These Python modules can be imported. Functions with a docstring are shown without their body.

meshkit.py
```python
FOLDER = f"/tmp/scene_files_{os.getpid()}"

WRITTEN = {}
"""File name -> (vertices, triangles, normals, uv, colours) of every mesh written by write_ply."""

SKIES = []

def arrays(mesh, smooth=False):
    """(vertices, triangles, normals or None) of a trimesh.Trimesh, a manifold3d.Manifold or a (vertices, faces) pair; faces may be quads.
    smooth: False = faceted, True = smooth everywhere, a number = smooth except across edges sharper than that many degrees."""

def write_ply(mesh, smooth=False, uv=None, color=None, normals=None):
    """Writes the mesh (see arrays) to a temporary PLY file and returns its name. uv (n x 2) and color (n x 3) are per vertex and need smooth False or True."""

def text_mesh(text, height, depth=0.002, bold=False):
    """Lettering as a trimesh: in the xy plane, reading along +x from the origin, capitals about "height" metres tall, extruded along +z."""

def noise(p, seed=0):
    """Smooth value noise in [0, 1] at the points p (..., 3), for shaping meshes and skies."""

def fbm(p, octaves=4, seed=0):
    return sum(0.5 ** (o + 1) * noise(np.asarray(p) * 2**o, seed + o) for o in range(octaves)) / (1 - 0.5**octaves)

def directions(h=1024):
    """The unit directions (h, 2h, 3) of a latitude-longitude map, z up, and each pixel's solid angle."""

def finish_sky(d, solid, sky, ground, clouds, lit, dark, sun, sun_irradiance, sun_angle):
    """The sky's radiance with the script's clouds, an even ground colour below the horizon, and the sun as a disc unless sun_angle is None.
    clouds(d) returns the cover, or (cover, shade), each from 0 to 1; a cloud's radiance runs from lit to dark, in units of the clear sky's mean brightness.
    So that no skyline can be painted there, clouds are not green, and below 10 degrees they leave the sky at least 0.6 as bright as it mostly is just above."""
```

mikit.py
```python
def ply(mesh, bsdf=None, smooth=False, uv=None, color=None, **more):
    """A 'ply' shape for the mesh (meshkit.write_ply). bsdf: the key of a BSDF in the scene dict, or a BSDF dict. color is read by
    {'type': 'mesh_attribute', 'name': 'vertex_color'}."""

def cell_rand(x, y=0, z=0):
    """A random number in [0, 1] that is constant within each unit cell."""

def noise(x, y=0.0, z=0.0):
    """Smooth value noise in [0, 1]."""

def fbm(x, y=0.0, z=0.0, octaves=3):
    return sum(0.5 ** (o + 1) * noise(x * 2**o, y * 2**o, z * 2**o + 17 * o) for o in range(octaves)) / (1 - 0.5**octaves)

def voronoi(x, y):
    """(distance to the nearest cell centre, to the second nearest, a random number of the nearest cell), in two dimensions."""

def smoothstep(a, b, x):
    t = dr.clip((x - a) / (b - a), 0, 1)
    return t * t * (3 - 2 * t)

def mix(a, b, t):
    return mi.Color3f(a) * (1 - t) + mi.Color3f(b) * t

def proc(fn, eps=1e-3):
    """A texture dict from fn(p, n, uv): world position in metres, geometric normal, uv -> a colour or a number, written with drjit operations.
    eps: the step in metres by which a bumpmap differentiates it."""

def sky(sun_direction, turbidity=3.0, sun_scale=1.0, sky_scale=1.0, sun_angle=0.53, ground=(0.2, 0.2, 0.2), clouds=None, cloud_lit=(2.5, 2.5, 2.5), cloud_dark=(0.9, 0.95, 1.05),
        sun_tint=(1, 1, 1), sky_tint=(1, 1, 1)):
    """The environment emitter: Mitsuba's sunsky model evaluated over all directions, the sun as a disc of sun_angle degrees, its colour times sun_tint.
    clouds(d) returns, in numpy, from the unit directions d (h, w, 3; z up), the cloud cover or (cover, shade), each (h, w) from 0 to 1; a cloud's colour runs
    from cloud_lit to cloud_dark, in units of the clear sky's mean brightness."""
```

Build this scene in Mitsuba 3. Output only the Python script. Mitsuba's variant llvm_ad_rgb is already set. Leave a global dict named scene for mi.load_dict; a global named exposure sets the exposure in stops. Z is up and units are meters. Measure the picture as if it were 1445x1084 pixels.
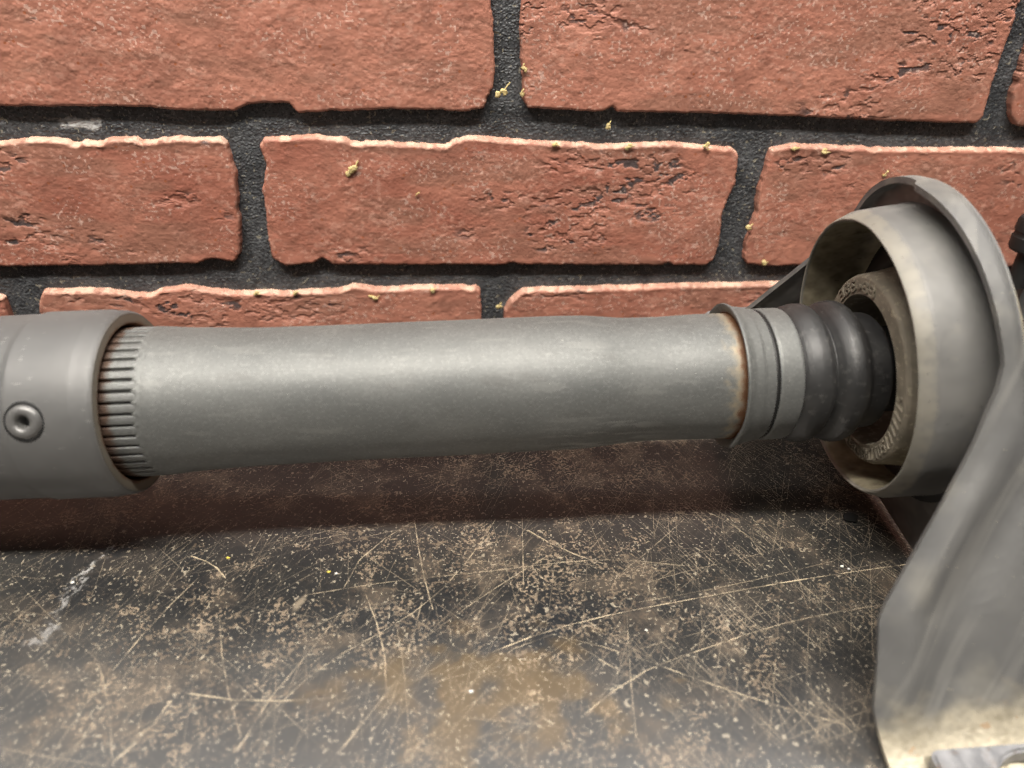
import math, random
import numpy as np, trimesh, drjit as dr, mitsuba as mi, mikit, meshkit
import shapely
from shapely.geometry import Polygon, Point
from scipy.spatial import Delaunay, cKDTree
from mikit import noise, fbm, voronoi, smoothstep, mix, cell_rand

T = mi.ScalarTransform4f
scene, labels = {}, {}
random.seed(7)
RNG = np.random.default_rng(7)
MM = 1e-3

# ------------------------------------------------------------------ camera, light, exposure
CAM = np.array([0.0, -0.29841, 0.150])
FWD = np.array([0.08442368, 0.83506549, -0.54363432])
UPV = np.array([0.01615008, 0.54436367, 0.83869385])
FOCAL_PX = 1010.0                      # for a picture 1445 wide
scene['camera'] = {
    'type': 'thinlens', 'fov': 2 * math.degrees(math.atan(722.5 / FOCAL_PX)), 'fov_axis': 'x',
    'aperture_radius': 0.0011, 'focus_distance': 0.232, 'near_clip': 0.01, 'far_clip': 50.0,
    'to_world': T().look_at(origin=CAM.tolist(), target=(CAM + FWD).tolist(), up=UPV.tolist())}
exposure = 0.2

def lamp(name, centre, w, h, target, rad, label):
    scene[name] = {'type': 'rectangle', 'to_world': T().look_at(origin=list(centre), target=list(target), up=[1, 0, 0.001]) @ T().scale([h / 2, w / 2, 1]),
                   'bsdf': {'type': 'ref', 'id': 'm_lamp'}, 'emitter': {'type': 'area', 'radiance': {'type': 'rgb', 'value': list(rad)}}}
    labels[name] = {'label': label, 'category': 'lamp'}
scene['m_lamp'] = {'type': 'diffuse', 'reflectance': {'type': 'rgb', 'value': [.8, .8, .8]}}
lamp('strip_lamp', (-0.18, -0.50, 1.22), 1.3, 0.10, (-0.14, -0.12, 0.0), (86, 81, 74), 'long warm white strip lamp hanging above the workbench')
lamp('added_fill_panel', (-0.2, -1.3, 1.9), 2.4, 1.6, (0.0, 0.0, 0.1), (.38, .375, .37), 'unseen broad dim panel added overhead as soft fill light')  # unseen soft fill added overhead in place of general room light
lamp('added_glow_lamp', (0.05, -0.035, 0.39), 1.0, 0.03, (0.05, -0.25, 0.0), (7.5, 7.4, 7.4), 'unseen slim white lamp added above the brick faced panel for the glow on the workbench')  # unseen lamp added so the front of the bench picks up a glow

# ------------------------------------------------------------------ helpers
def lab(key, label=None, category=None, group=None, kind=None):
    d = labels.setdefault(key, {})
    for k, v in (('label', label), ('category', category), ('group', group), ('kind', kind)):
        if v: d[k] = v
def put(key, mesh, bsdf, smooth=40, **kw):
    scene[key] = mikit.ply(mesh, bsdf, smooth=smooth, **kw)
    return key
def unit(v): v = np.asarray(v, float); return v / np.linalg.norm(v)

# shaft axis (rises a little to the right) and the tilted bracket frame
AX0 = np.array([-0.1, -0.13620516, 0.0401402]); AXD = unit([0.99904229, -0.01258526, 0.04190601])
def on_axis(a): return AX0 + AXD * (a + 0.1)
def frame(n):
    n = unit(n); u = np.array([0, -1.0, 0]); u = unit(u - n * (u @ n)); w = np.cross(u, n); w = w if w[2] > 0 else -w
    return n, u, w
SN, SU, SW = frame(AXD)
BO = np.array([0.10886, -0.13723, 0.05237]); BN, BU, BW = frame(AXD + np.array([0, -.054, .106]))
CO = on_axis(0.1127); CN, CU, CW = frame(AXD + np.array([0, -.075, .085]))
def to_world(P, O, n, u, w):
    P = np.asarray(P, float); return O + P[..., :1] * n + P[..., 1:2] * u + P[..., 2:3] * w

def lathe(profile, O, fr, segs=160, bump=None, closed=False):
    """profile: (axial, radius) list; surface of revolution about frame axis through O."""
    pr = np.asarray(profile, float); th = np.linspace(0, 2 * np.pi, segs, endpoint=False)
    a, r = pr[:, 0][:, None], pr[:, 1][:, None]
    rr = r + (bump(a, th[None, :]) if bump is not None else 0 * th[None, :])
    P = np.stack([a + 0 * th[None, :], rr * np.cos(th), rr * np.sin(th)], -1)
    V = to_world(P.reshape(-1, 3), O, *fr); n, m = len(pr), segs
    i, j = np.meshgrid(np.arange(n if closed else n - 1), np.arange(m), indexing='ij'); i2, j2 = (i + 1) % n, (j + 1) % m
    F = np.stack([i * m + j, i2 * m + j, i2 * m + j2, i * m + j2], -1).reshape(-1, 4)
    tri = np.vstack([F[:, [0, 1, 2]], F[:, [0, 2, 3]]])
    mesh = trimesh.Trimesh(V, tri, process=False)
    # outward winding check: compare first band normal with the radial direction
    if closed:
        if mesh.volume < 0: mesh.invert()
    else:
        c = mesh.triangles_center; ax = O + np.outer((c - O) @ fr[0], fr[0])
        if (np.einsum('ij,ij->i', mesh.face_normals, c - ax) * mesh.area_faces).sum() < 0: mesh.invert()
    return mesh
def dense(profile, step=0.0012):
    out = [profile[0]]
    for p, q in zip(profile[:-1], profile[1:]):
        k = max(1, int(math.hypot(q[0] - p[0], q[1] - p[1]) / step))
        for t in range(1, k + 1): out.append((p[0] + (q[0] - p[0]) * t / k, p[1] + (q[1] - p[1]) * t / k))
    return out
def spline_profile(pts, n=12):
    from scipy.interpolate import PchipInterpolator
    p = np.array(pts); t = np.r_[0, np.cumsum(np.hypot(*np.diff(p, axis=0).T))]
    tt = np.linspace(0, t[-1], n * len(pts)); return list(zip(PchipInterpolator(t, p[:, 0])(tt), PchipInterpolator(t, p[:, 1])(tt)))

def sheet(P, thick):
    """closed thin sheet from a grid of points P (m, k, 3), thickened along its normals."""
    du = np.gradient(P, axis=0); dv = np.gradient(P, axis=1); N = np.cross(du, dv); N /= np.linalg.norm(N, axis=-1, keepdims=True) + 1e-12
    m, k = P.shape[:2]; top, bot = P, P - N * thick
    V = np.vstack([top.reshape(-1, 3), bot.reshape(-1, 3)]); n0 = m * k
    i, j = np.meshgrid(np.arange(m - 1), np.arange(k - 1), indexing='ij'); q = (i * k + j).ravel()
    F = [np.stack([q, q + k, q + k + 1, q + 1], -1), np.stack([q + n0, q + 1 + n0, q + k + 1 + n0, q + k + n0], -1)]
    def side(ring):
        a, b = ring[:-1], ring[1:]; return np.stack([a, b, b + n0, a + n0], -1)
    ids = np.arange(n0).reshape(m, k)
    for ring, flip in ((ids[:, 0], False), (ids[:, -1], True), (ids[0], True), (ids[-1], False)):
        s = side(ring); F.append(s if not flip else s[:, ::-1])
    F = np.vstack(F); tri = np.vstack([F[:, [0, 1, 2]], F[:, [0, 2, 3]]])
    mesh = trimesh.Trimesh(V, tri, process=False); trimesh.repair.fix_normals(mesh); return mesh

# ------------------------------------------------------------------ materials
def rgb(*c): return {'type': 'rgb', 'value': list(c)}
def bumped(fn, scale, inner, eps=2.5e-4): return {'type': 'bumpmap', 'scale': scale, 'tex': mikit.proc(fn, eps=eps), 'bsdf': inner}
def two(b): return {'type': 'twosided', 'bsdf': b}

def pit_field(p):
    """ragged pits of the moulded brick faces, 0 to 1"""
    x, z = p.x * 1000, p.z * 1000
    region = smoothstep(.54, .72, fbm(x / 34 + 3.3, z / 15 + 1.7, 0.0, octaves=3) - .2 * smoothstep(24, 16, x) * smoothstep(78, 82, z))
    r = fbm(x / 3.4, z / 1.9, 5.0, octaves=4)
    return smoothstep(.50, .62, r) * region
def brick_height(p, n, uv):
    x, z = p.x * 1000, p.z * 1000
    f = fbm(x / 1.1, z / 1.0, 2.0, octaves=3)
    m = fbm(x / 6, z / 5, 8.0, octaves=3)
    return 0.5 * f + .7 * m - 1.2 * pit_field(p)
def brick_color(p, n, uv):
    x, z = p.x * 1000, p.z * 1000
    row = dr.floor((z - 13.0) / 66.0); col = dr.floor((x - 23.0) / 210.0 + .5 * (row - 2 * dr.floor(row / 2) < .5))
    tone = cell_rand(row, col, 5)
    c = mix((.290, .103, .069), (.395, .164, .112), fbm(x / 22, z / 14, 1.0, octaves=4) * 1.8 - .4)
    c = mix(c, (.47, .215, .150), tone * .45)
    c = mix(c, (.27, .130, .090), smoothstep(.48, .70, fbm(x / 30 + 4, z / 9, 17.0, octaves=4)) * .65)
    c = mix(c, (.50, .27, .205), smoothstep(.52, .76, fbm(x / 1.6, z / 1.3, 3.0, octaves=3)) * smoothstep(.35, .6, fbm(x / 16, z / 11, 93., octaves=3)) * .6)
    c = mix(c, (.27, .115, .08), smoothstep(.55, .75, fbm(x / 7, z / 9, 31.0, octaves=3)) * .5)
    d1, d2, w = voronoi(x / 7.5, z / 7.5)
    c = mix(c, (.30, .085, .035), smoothstep(.10, .04, d1) * smoothstep(.72, .8, w) * .8)
    pit = pit_field(p)
    deep = smoothstep(.56, .66, fbm(x / 3.4, z / 1.9, 5.0, octaves=4)) * pit
    c = mix(c, (.50, .25, .19), pit * (1 - deep) * .55)
    c = mix(c, (.045, .043, .046), deep * smoothstep(.50, .65, noise(x / 7, z / 5, 3)) * .9)
    fleck = smoothstep(.74, .82, noise(x / .9, z / .8, 41.0)) * smoothstep(.48, .62, fbm(x / 12, z / 9, 12., octaves=2))
    c = mix(c, (.62, .45, .38), fleck * .45)
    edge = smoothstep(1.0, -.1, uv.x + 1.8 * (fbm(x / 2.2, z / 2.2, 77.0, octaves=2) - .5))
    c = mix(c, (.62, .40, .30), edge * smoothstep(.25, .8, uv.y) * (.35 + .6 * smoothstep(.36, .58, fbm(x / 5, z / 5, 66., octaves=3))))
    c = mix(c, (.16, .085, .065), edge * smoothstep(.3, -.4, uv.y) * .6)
    return c
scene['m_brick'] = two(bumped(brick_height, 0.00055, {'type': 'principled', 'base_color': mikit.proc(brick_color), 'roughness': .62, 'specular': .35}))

def mortar_height(p, n, uv):
    x, z = p.x * 1000, p.z * 1000
    return smoothstep(.42, .75, noise(x / .55, z / .5, 3.0)) + .8 * fbm(x / 1.5, z / 1.4, 1.0, octaves=2)
def mortar_color(p, n, uv):
    x, z = p.x * 1000, p.z * 1000
    c = mix((.036, .039, .043), (.085, .088, .093), fbm(x / 7, z / 6, 4.0, octaves=3) * 1.5 - .3)
    c = mix(c, (.20, .20, .205), smoothstep(.58, .82, fbm(x / .75, z / .7, 13.0, octaves=2)) * .42)
    c = mix(c, (.016, .017, .019), smoothstep(.44, .28, fbm(x / .8, z / .8, 23.0, octaves=2)) * .6)
    blob = smoothstep(1.0, .55, dr.sqrt(dr.square((x + 142) / 10) + dr.square((z - 78) / 3.2)) + .9 * (fbm(x / 2.5, z / 2, 6., octaves=3) - .35))
    c = mix(c, (.55, .55, .54), blob * .85)
    c = mix(c, (.30, .27, .2), smoothstep(.86, .92, noise(x / 1.1, z / 1.0, 21.0)) * .6)
    return c
scene['m_mortar'] = two(bumped(mortar_height, 0.00026, {'type': 'principled', 'base_color': mikit.proc(mortar_color), 'roughness': .45, 'specular': .5}))

# the long individual scratches on the bench top, millimetres on the bench
SCR = [([(9, -187.7), (20.8, -183.2), (39.8, -178.3), (63.6, -174.2), (88.7, -170.2), (130.6, -165)], .22, 1.0),
       ([(28.3, -205.6), (44.1, -195.6), (63.6, -189.1), (79.1, -184.6), (115.7, -178.6)], .20, .8),
       ([(25.7, -184.1), (39.5, -189), (53.5, -196.1), (75.6, -206.6), (87, -211.1)], .18, .8),
       ([(-39.1, -167.7), (-15.5, -164.1), (11.4, -161.7), (43.5, -159.4), (63, -162.5)], .20, .6),
       ([(44.4, -178.5), (41.2, -197.3), (39.3, -211.3)], .15, .7),
       ([(-11.5, -141.3), (-7.4, -167), (-5.7, -174.1)], .28, .65),
       ([(-23.3, -168.5), (-17.1, -187.3), (-16.1, -196.8)], .26, .6),
       ([(12.6, -141.5), (-0.3, -163.7), (-14.7, -178), (-29.3, -187.6), (-47.3, -209.2)], .20, .6),
       ([(69.2, -144.4), (51.5, -159.8), (46.6, -163.7)], .22, .5),
       ([(-72.2, -152.4), (-65.6, -155.8), (-61.1, -160.6)], .35, .9),
       ([(-61.4, -194.7), (-50.2, -197.1), (-28, -197.9)], .30, .6),
       ([(20.5, -141.3), (18.4, -168.3)], .25, .55),
       ([(21.7, -146.7), (32, -155.6), (41.3, -160.6)], .32, .6),
       ([(-11.5, -141.3), (-27.3, -158.5), (-29.3, -165.8)], .25, .5),
       ([(-29.3, -174), (-37.4, -189.1), (-43.4, -199.6), (-46.6, -209.2)], .25, .6),
       ([(-68.1, -160.2), (-74.7, -173.7), (-79.8, -187.6)], .25, .55),
       ([(-83.4, -186.4), (-76.2, -199.4), (-72.1, -209.2)], .22, .45),
       ([(-64.2, -196.7), (-67.6, -204.8), (-71.5, -210)], .45, .6),
       ([(92.1, -161.8), (97.6, -177.2), (104.7, -188.4)], .15, .5),
       ([(-24.9, -210.5), (-13.8, -194.2)], .4, .5),
       ([(-.7, -202.1), (9.7, -189.8), (24.3, -183.4)], .2, .4),
       ([(34.6, -191.2), (39.1, -194.9)], .2, .7),
       ([(90.2, -144.4), (95.1, -164.6), (92.8, -179.3)], .2, .4),
       ([(74.2, -139), (87, -153.2), (88, -161.6)], .2, .45),
       ([(-7.5, -182.7), (-.4, -176.6), (27.9, -155.9)], .2, .5),
       ([(-8.6, -171.6), (-12.3, -190.5), (-15.3, -201.3)], .2, .5),
       ([(-59.3, -173.5), (-53.3, -191.9), (-46.5, -206.1)], .2, .45),
       ([(48.1, -174.6), (70.5, -171), (118.2, -160.3)], .15, .5)]
def curve(pts):
    from scipy.interpolate import PchipInterpolator, CubicSpline
    p = np.array(pts, float)
    if len(p) < 3: return p
    t = np.r_[0, np.cumsum(np.hypot(*np.diff(p, axis=0).T))]
    return CubicSpline(t, p, bc_type='natural')(np.linspace(0, t[-1], max(4, int(t[-1] / 9))))
SCRC = [([(round(float(a), 2), round(float(b), 2)) for a, b in curve(pts)], wd, s_) for pts, wd, s_ in SCR]
def bench_fields(p):
    x, y = p.x * 1000, p.y * 1000
    lines = mi.Float(0)
    wob = (noise(x / 2.2, y / 2.2, 9.) - .5)
    brk = .25 + .75 * smoothstep(.32, .62, fbm(x / 2.6, y / 2.6, 15., octaves=3))
    for pts, wd, s_ in SCRC:
        d, along = mi.Float(1e3), mi.Float(0)
        for (ax, ay), (bx, by) in zip(pts[:-1], pts[1:]):
            ex, ey = bx - ax, by - ay; L2 = ex * ex + ey * ey
            t = dr.clip(((x - ax) * ex + (y - ay) * ey) / L2, 0, 1)
            d = dr.minimum(d, dr.square(x - ax - t * ex) + dr.square(y - ay - t * ey))
        lines = dr.maximum(lines, s_ * smoothstep(wd * .86, wd * .14, dr.sqrt(d) + wob * wd * .55))
    lines = lines * brk
    fine = mi.Float(0)                       # short random hairlines, one per long cell, at several bearings
    for k, (deg, L, W, dens) in enumerate(((64, 75, 1.7, .42), (51, 60, 1.5, .40), (78, 40, 2.2, .4), (99, 60, 2.6, .42), (114, 60, 1.0, .55), (123, 45, 1.1, .55), (139, 60, 2.4, .4), (14, 80, 2.6, .42), (168, 60, 3.6, .4), (36, 45, 1.8, .42))):
        ca, sa = math.cos(math.radians(deg)), math.sin(math.radians(deg))
        xx, yy = x + 2.2 * (noise(x / 21, y / 21, k + .5) - .5), y + 2.2 * (noise(x / 21, y / 21, k + 7.5) - .5)
        s_, t_ = xx * ca + yy * sa, -xx * sa + yy * ca
        row = dr.floor(t_ / W); s2 = s_ / L + cell_rand(row, k, 7) * 9.7; col = dr.floor(s2)
        r1, r2, r3 = cell_rand(row, col, k * 3 + 1), cell_rand(row, col, k * 3 + 2), cell_rand(row, col, k * 3 + 3)
        c0 = (row + .25 + .5 * r1) * W + (s2 - col - .5) * (r3 - .5) * W * .5
        ln = smoothstep(.5 * r2 + .08, .3 * r2, dr.abs(s2 - col - .5)) * dr.select(r3 < dens, 1., 0.)
        wgt = smoothstep(20., 75., x) if 105 < deg < 130 else .75
        fine = dr.maximum(fine, ln * wgt * (.15 + .85 * r2 * r2) * smoothstep(.12, .02, dr.abs(t_ - c0)))
    fine = fine * (.15 + .85 * smoothstep(.30, .62, fbm(x / 7, y / 7, 44., octaves=3)))
    wx, wy = x + 1.0 * (fbm(x / 1.4, y / 1.4, 101., octaves=2) - .5), y + 1.0 * (fbm(x / 1.4, y / 1.4, 131., octaves=2) - .5)
    patch = fbm(x / 24 + 7.1, y / 19 + 2.3, 0.0, octaves=4)
    mid_ = smoothstep(95, 30, dr.abs(x - 5)) * .05 + .10 * dr.exp(-dr.square((x - 12) / 32) - dr.square((y + 194) / 20))                       # the middle of the bench is the most worn
    grit = fbm(wx / .62, wy / .55, 4.0, octaves=3)
    blot = fbm(wx / 4.5, wy / 3.8, 9.0, octaves=4)
    pm = smoothstep(.47, .64, .5 * patch + .5 * blot + mid_)
    speck = smoothstep(.725 - .20 * pm, .82 - .15 * pm, grit) * (.30 + .70 * pm)
    smudge = smoothstep(.46, .70, fbm(wx / 8.5, wy / 7, 55., octaves=5)) * (.3 + .7 * pm)
    return x, y, lines, fine, patch, speck, smudge
def bench_color(p, n, uv):
    x, y, lines, fine, patch, speck, smudge = bench_fields(p)
    c = mix((.015, .016, .018), (.034, .033, .031), fbm(x / 40, y / 30, 2.0, octaves=3) * 1.5 - .25)
    film = smoothstep(-176, -208, y + 30 * (fbm(x / 30, y / 22, 61., octaves=4) - .5) + .14 * x)         # dried greyish film
    c = mix(c, (.070, .068, .066), film * .60)
    c = mix(c, (.098, .080, .063), smudge * .6)
    tan = mix((.12, .092, .068), (.36, .28, .20), fbm(x / 9, y / 8, 5., octaves=4) * 2.4 - .75)
    st = smoothstep(1., .1, dr.sqrt(dr.square((x - 9) / 34) + dr.square((y + 201) / 19)) + 2.4 * (fbm(x / 7, y / 6, 71., octaves=5) - .5))
    c = mix(c, (.20, .125, .042), st * .34)
    c = mix(c, tan, speck * .58)
    c = mix(c, (.36, .295, .215), fine * .85)
    gouge = smoothstep(1., .3, dr.sqrt(dr.square((x + 40 - .4 * (y + 170)) / 1.7) + dr.square((y + 170) / 4.2)) + 1.1 * (fbm(x / 2, y / 2, 7., octaves=3) - .5))
    c = mix(c, (.26, .215, .16), gouge * .75)
    c = mix(c, (.56, .46, .33), lines * .9)
    t = dr.clip((y + 147.3) / -34.2, 0, 1)                                # chalky streak at the left
    q = fbm(x / 1.6, y / 1.9, 81., octaves=4)
    dl = dr.abs(x + 95.7 + 6.6 * t + 2.4 * (noise(y / 5, 3., 3.) - .5)) / (1.1 + 2.4 * t) + smoothstep(0, -5, y + 179) * 1.5 + smoothstep(-148, -144, y) * 2
    c = mix(c, (.42, .41, .40), smoothstep(1.3, -.4, dl + 4 * (q - .42)) * smoothstep(.30, .62, fbm(x / .7, y / .7, 83., octaves=2)) * (.85 - .45 * t))
    dust = smoothstep(.84, .90, noise(x / .6, y / .6, 91.))
    c = mix(c, (.46, .40, .31), dust * .5)
    return c
def bench_rough(p, n, uv):
    x, y = p.x * 1000, p.y * 1000
    return .15 + .18 * fbm(x / 9, y / 9, 33., octaves=3)
scene['m_bench'] = two({'type': 'principled', 'base_color': mikit.proc(bench_color), 'roughness': mikit.proc(bench_rough), 'specular': .55})

A0, A1, A2 = (float(v) for v in AX0); D0, D1, D2 = (float(v) for v in AXD)
def axial(p):
    return (p.x - A0) * D0 + (p.y - A1) * D1 + (p.z - A2) * D2 - 0.1
def paint_color(p, n, uv):
    x, y, z = p.x * 1000, p.y * 1000, p.z * 1000
    c = mix((.125, .129, .125), (.165, .168, .161), fbm(x / 16, y / 9, z / 9, octaves=3) * 1.5 - .25)
    c = mix(c, (.27, .27, .26), smoothstep(.48, .80, fbm(x / .55, y / .55, z / .55, octaves=2)) * .24)
    c = mix(c, (.085, .086, .083), smoothstep(.54, .30, fbm(x / .6 + 9, y / .6, z / .6, octaves=2)) * .18)
    c = mix(c, (.30, .30, .28), smoothstep(.66, .75, fbm(x / 12, y / 2.2, z / 2.2, octaves=3)) * .16)
    sc = smoothstep(18., 30., x) * smoothstep(60., 40., x) * smoothstep(48., 44., z)
    c = mix(c, (.26, .26, .25), smoothstep(.56, .70, fbm((x + 1.5 * z) / 9, z / .9, 51.0, octaves=3)) * sc * .8)
    c = mix(c, (.07, .065, .06), smoothstep(.60, .78, fbm(x / 10, y / 4, z / 4 + 9., octaves=4)) * .2)
    c = mix(c, (.45, .44, .40), smoothstep(.955, .985, noise(x / .8, y / .8, z / .8)) * .5)
    a = axial(p) * 1000
    e = fbm(x / 2.2, y / 2.6, z / 2.6, octaves=3)
    rr = 1000 * dr.sqrt(dr.square(p.y - A1 - D1 * (axial(p) + .1)) + dr.square(p.z - A2 - D2 * (axial(p) + .1)))
    on = smoothstep(17.45, 17.3, rr)
    c = mix(c, (.42, .33, .20), smoothstep(69.5, 74.2, a + 8 * (e - .5)) * on * .55)
    c = mix(c, (.14, .060, .028), smoothstep(72.2, 74.4, a + 3.5 * (e - .5)) * on * .95)
    c = mix(c, (.10, .050, .028), smoothstep(-79.2, -81.2, a + 3 * (e - .5)) * .8)
    return c
def paint_height(p, n, uv):
    x, y, z = p.x * 1000, p.y * 1000, p.z * 1000
    return fbm(x / .7, y / .7, z / .7, octaves=2) + .8 * fbm(x / 5, y / 5, z / 5, octaves=2)
scene['m_tube'] = two(bumped(paint_height, .000035, {'type': 'principled', 'base_color': mikit.proc(paint_color), 'roughness': .56, 'specular': .6, 'metallic': .5}))

def housing_color(p, n, uv):
    x, y, z = p.x * 1000, p.y * 1000, p.z * 1000
    c = mix((.108, .108, .107), (.146, .145, .142), fbm(x / 12, y / 12, z / 12, octaves=3) * 1.5 - .25)
    c = mix(c, (.25, .245, .235), smoothstep(.70, .84, fbm(x / 3, y / 1.2, z / 1.2, octaves=3)) * .4)
    a = axial(p) * 1000
    e = fbm(x / 2.2, y / 2.6, z / 2.6, octaves=3)
    r2 = dr.square(p.y - A1 - D1 * (axial(p) + .1)) + dr.square(p.z - A2 - D2 * (axial(p) + .1))
    r = dr.sqrt(r2) * 1000
    c = mix(c, (.30, .255, .185), smoothstep(-83.5, -81.8, a) * smoothstep(23.6, 22.4, r) * .55)
    c = mix(c, (.18, .085, .040), smoothstep(21.6, 20.5, r + 1.6 * (e - .5)) * .8)
    return c
scene['m_housing'] = two(bumped(paint_height, .00003, {'type': 'principled', 'base_color': mikit.proc(housing_color), 'roughness': .54, 'specular': .6, 'metallic': .4}))

scene['m_rivet'] = two({'type': 'principled', 'base_color': rgb(.14, .138, .135), 'roughness': .38, 'metallic': .35, 'specular': .5})
def rubber_color(p, n, uv):
    x, y, z = p.x * 1000, p.y * 1000, p.z * 1000
    c = mix((.010, .010, .0105), (.022, .0217, .0213), fbm(x / 5, y / 5, z / 5, octaves=3) * 1.6 - .3)
    return mix(c, (.085, .082, .076), smoothstep(.56, .85, fbm(x / 1.6, y / 1.6, z / 1.6, octaves=4)) * .4)
scene['m_rubber'] = two(bumped(paint_height, .00005, {'type': 'principled', 'base_color': mikit.proc(rubber_color), 'roughness': .50, 'specular': .7}))

def bracket_color(p, n, uv):
    x, y, z = p.x * 1000, p.y * 1000, p.z * 1000
    c = mix((.112, .112, .111), (.150, .149, .145), fbm(x / 9, y / 9, z / 9, octaves=3) * 1.6 - .3)
    c = mix(c, (.30, .285, .245), smoothstep(.50, .72, fbm(x / 14 + 5, y / 14, z / 14, octaves=4)) * .35)
    sa, sb = -.53 * y - .85 * z, -.85 * y + .53 * z
    c = mix(c, (.30, .292, .272), smoothstep(.47, .72, fbm((x + .5 * sa) / 3.2, sa / 34, sb / 9, octaves=4)) * .30)
    c = mix(c, (.105, .105, .107), smoothstep(.50, .74, fbm((x + .5 * sa) / 4.2 + 9, sa / 30, sb / 12, octaves=4)) * .3)
    # dried road dirt caked on the end of the near arm
    m = smoothstep(-213, -220, y + 8 * (fbm(x / 6, y / 5, z / 5, octaves=3) - .5))
    c = mix(c, mix((.30, .265, .195), (.50, .45, .345), fbm(x / 1.8, y / 1.8, z / 1.8, octaves=3) * 1.7 - .35), m * .95)
    c = mix(c, (.36, .21, .11), m * smoothstep(.70, .80, fbm(x / 2.3, y / 2.3, z / 2.3, octaves=3)) * .55)
    c = mix(c, (.40, .36, .27), smoothstep(.92, .97, noise(x / .9, y / .9, z / .9)) * .4)
    return c
def bracket_height(p, n, uv):
    x, y, z = p.x * 1000, p.y * 1000, p.z * 1000
    m = smoothstep(-213, -220, y)
    return fbm(x / .9, y / .9, z / .9, octaves=2) * (1 + 1.5 * m) + fbm(x / 6, y / 6, z / 6, octaves=2)
scene['m_bracket'] = two(bumped(bracket_height, .00009, {'type': 'principled', 'base_color': mikit.proc(bracket_color), 'roughness': .50, 'specular': .45, 'metallic': .3}))

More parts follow.
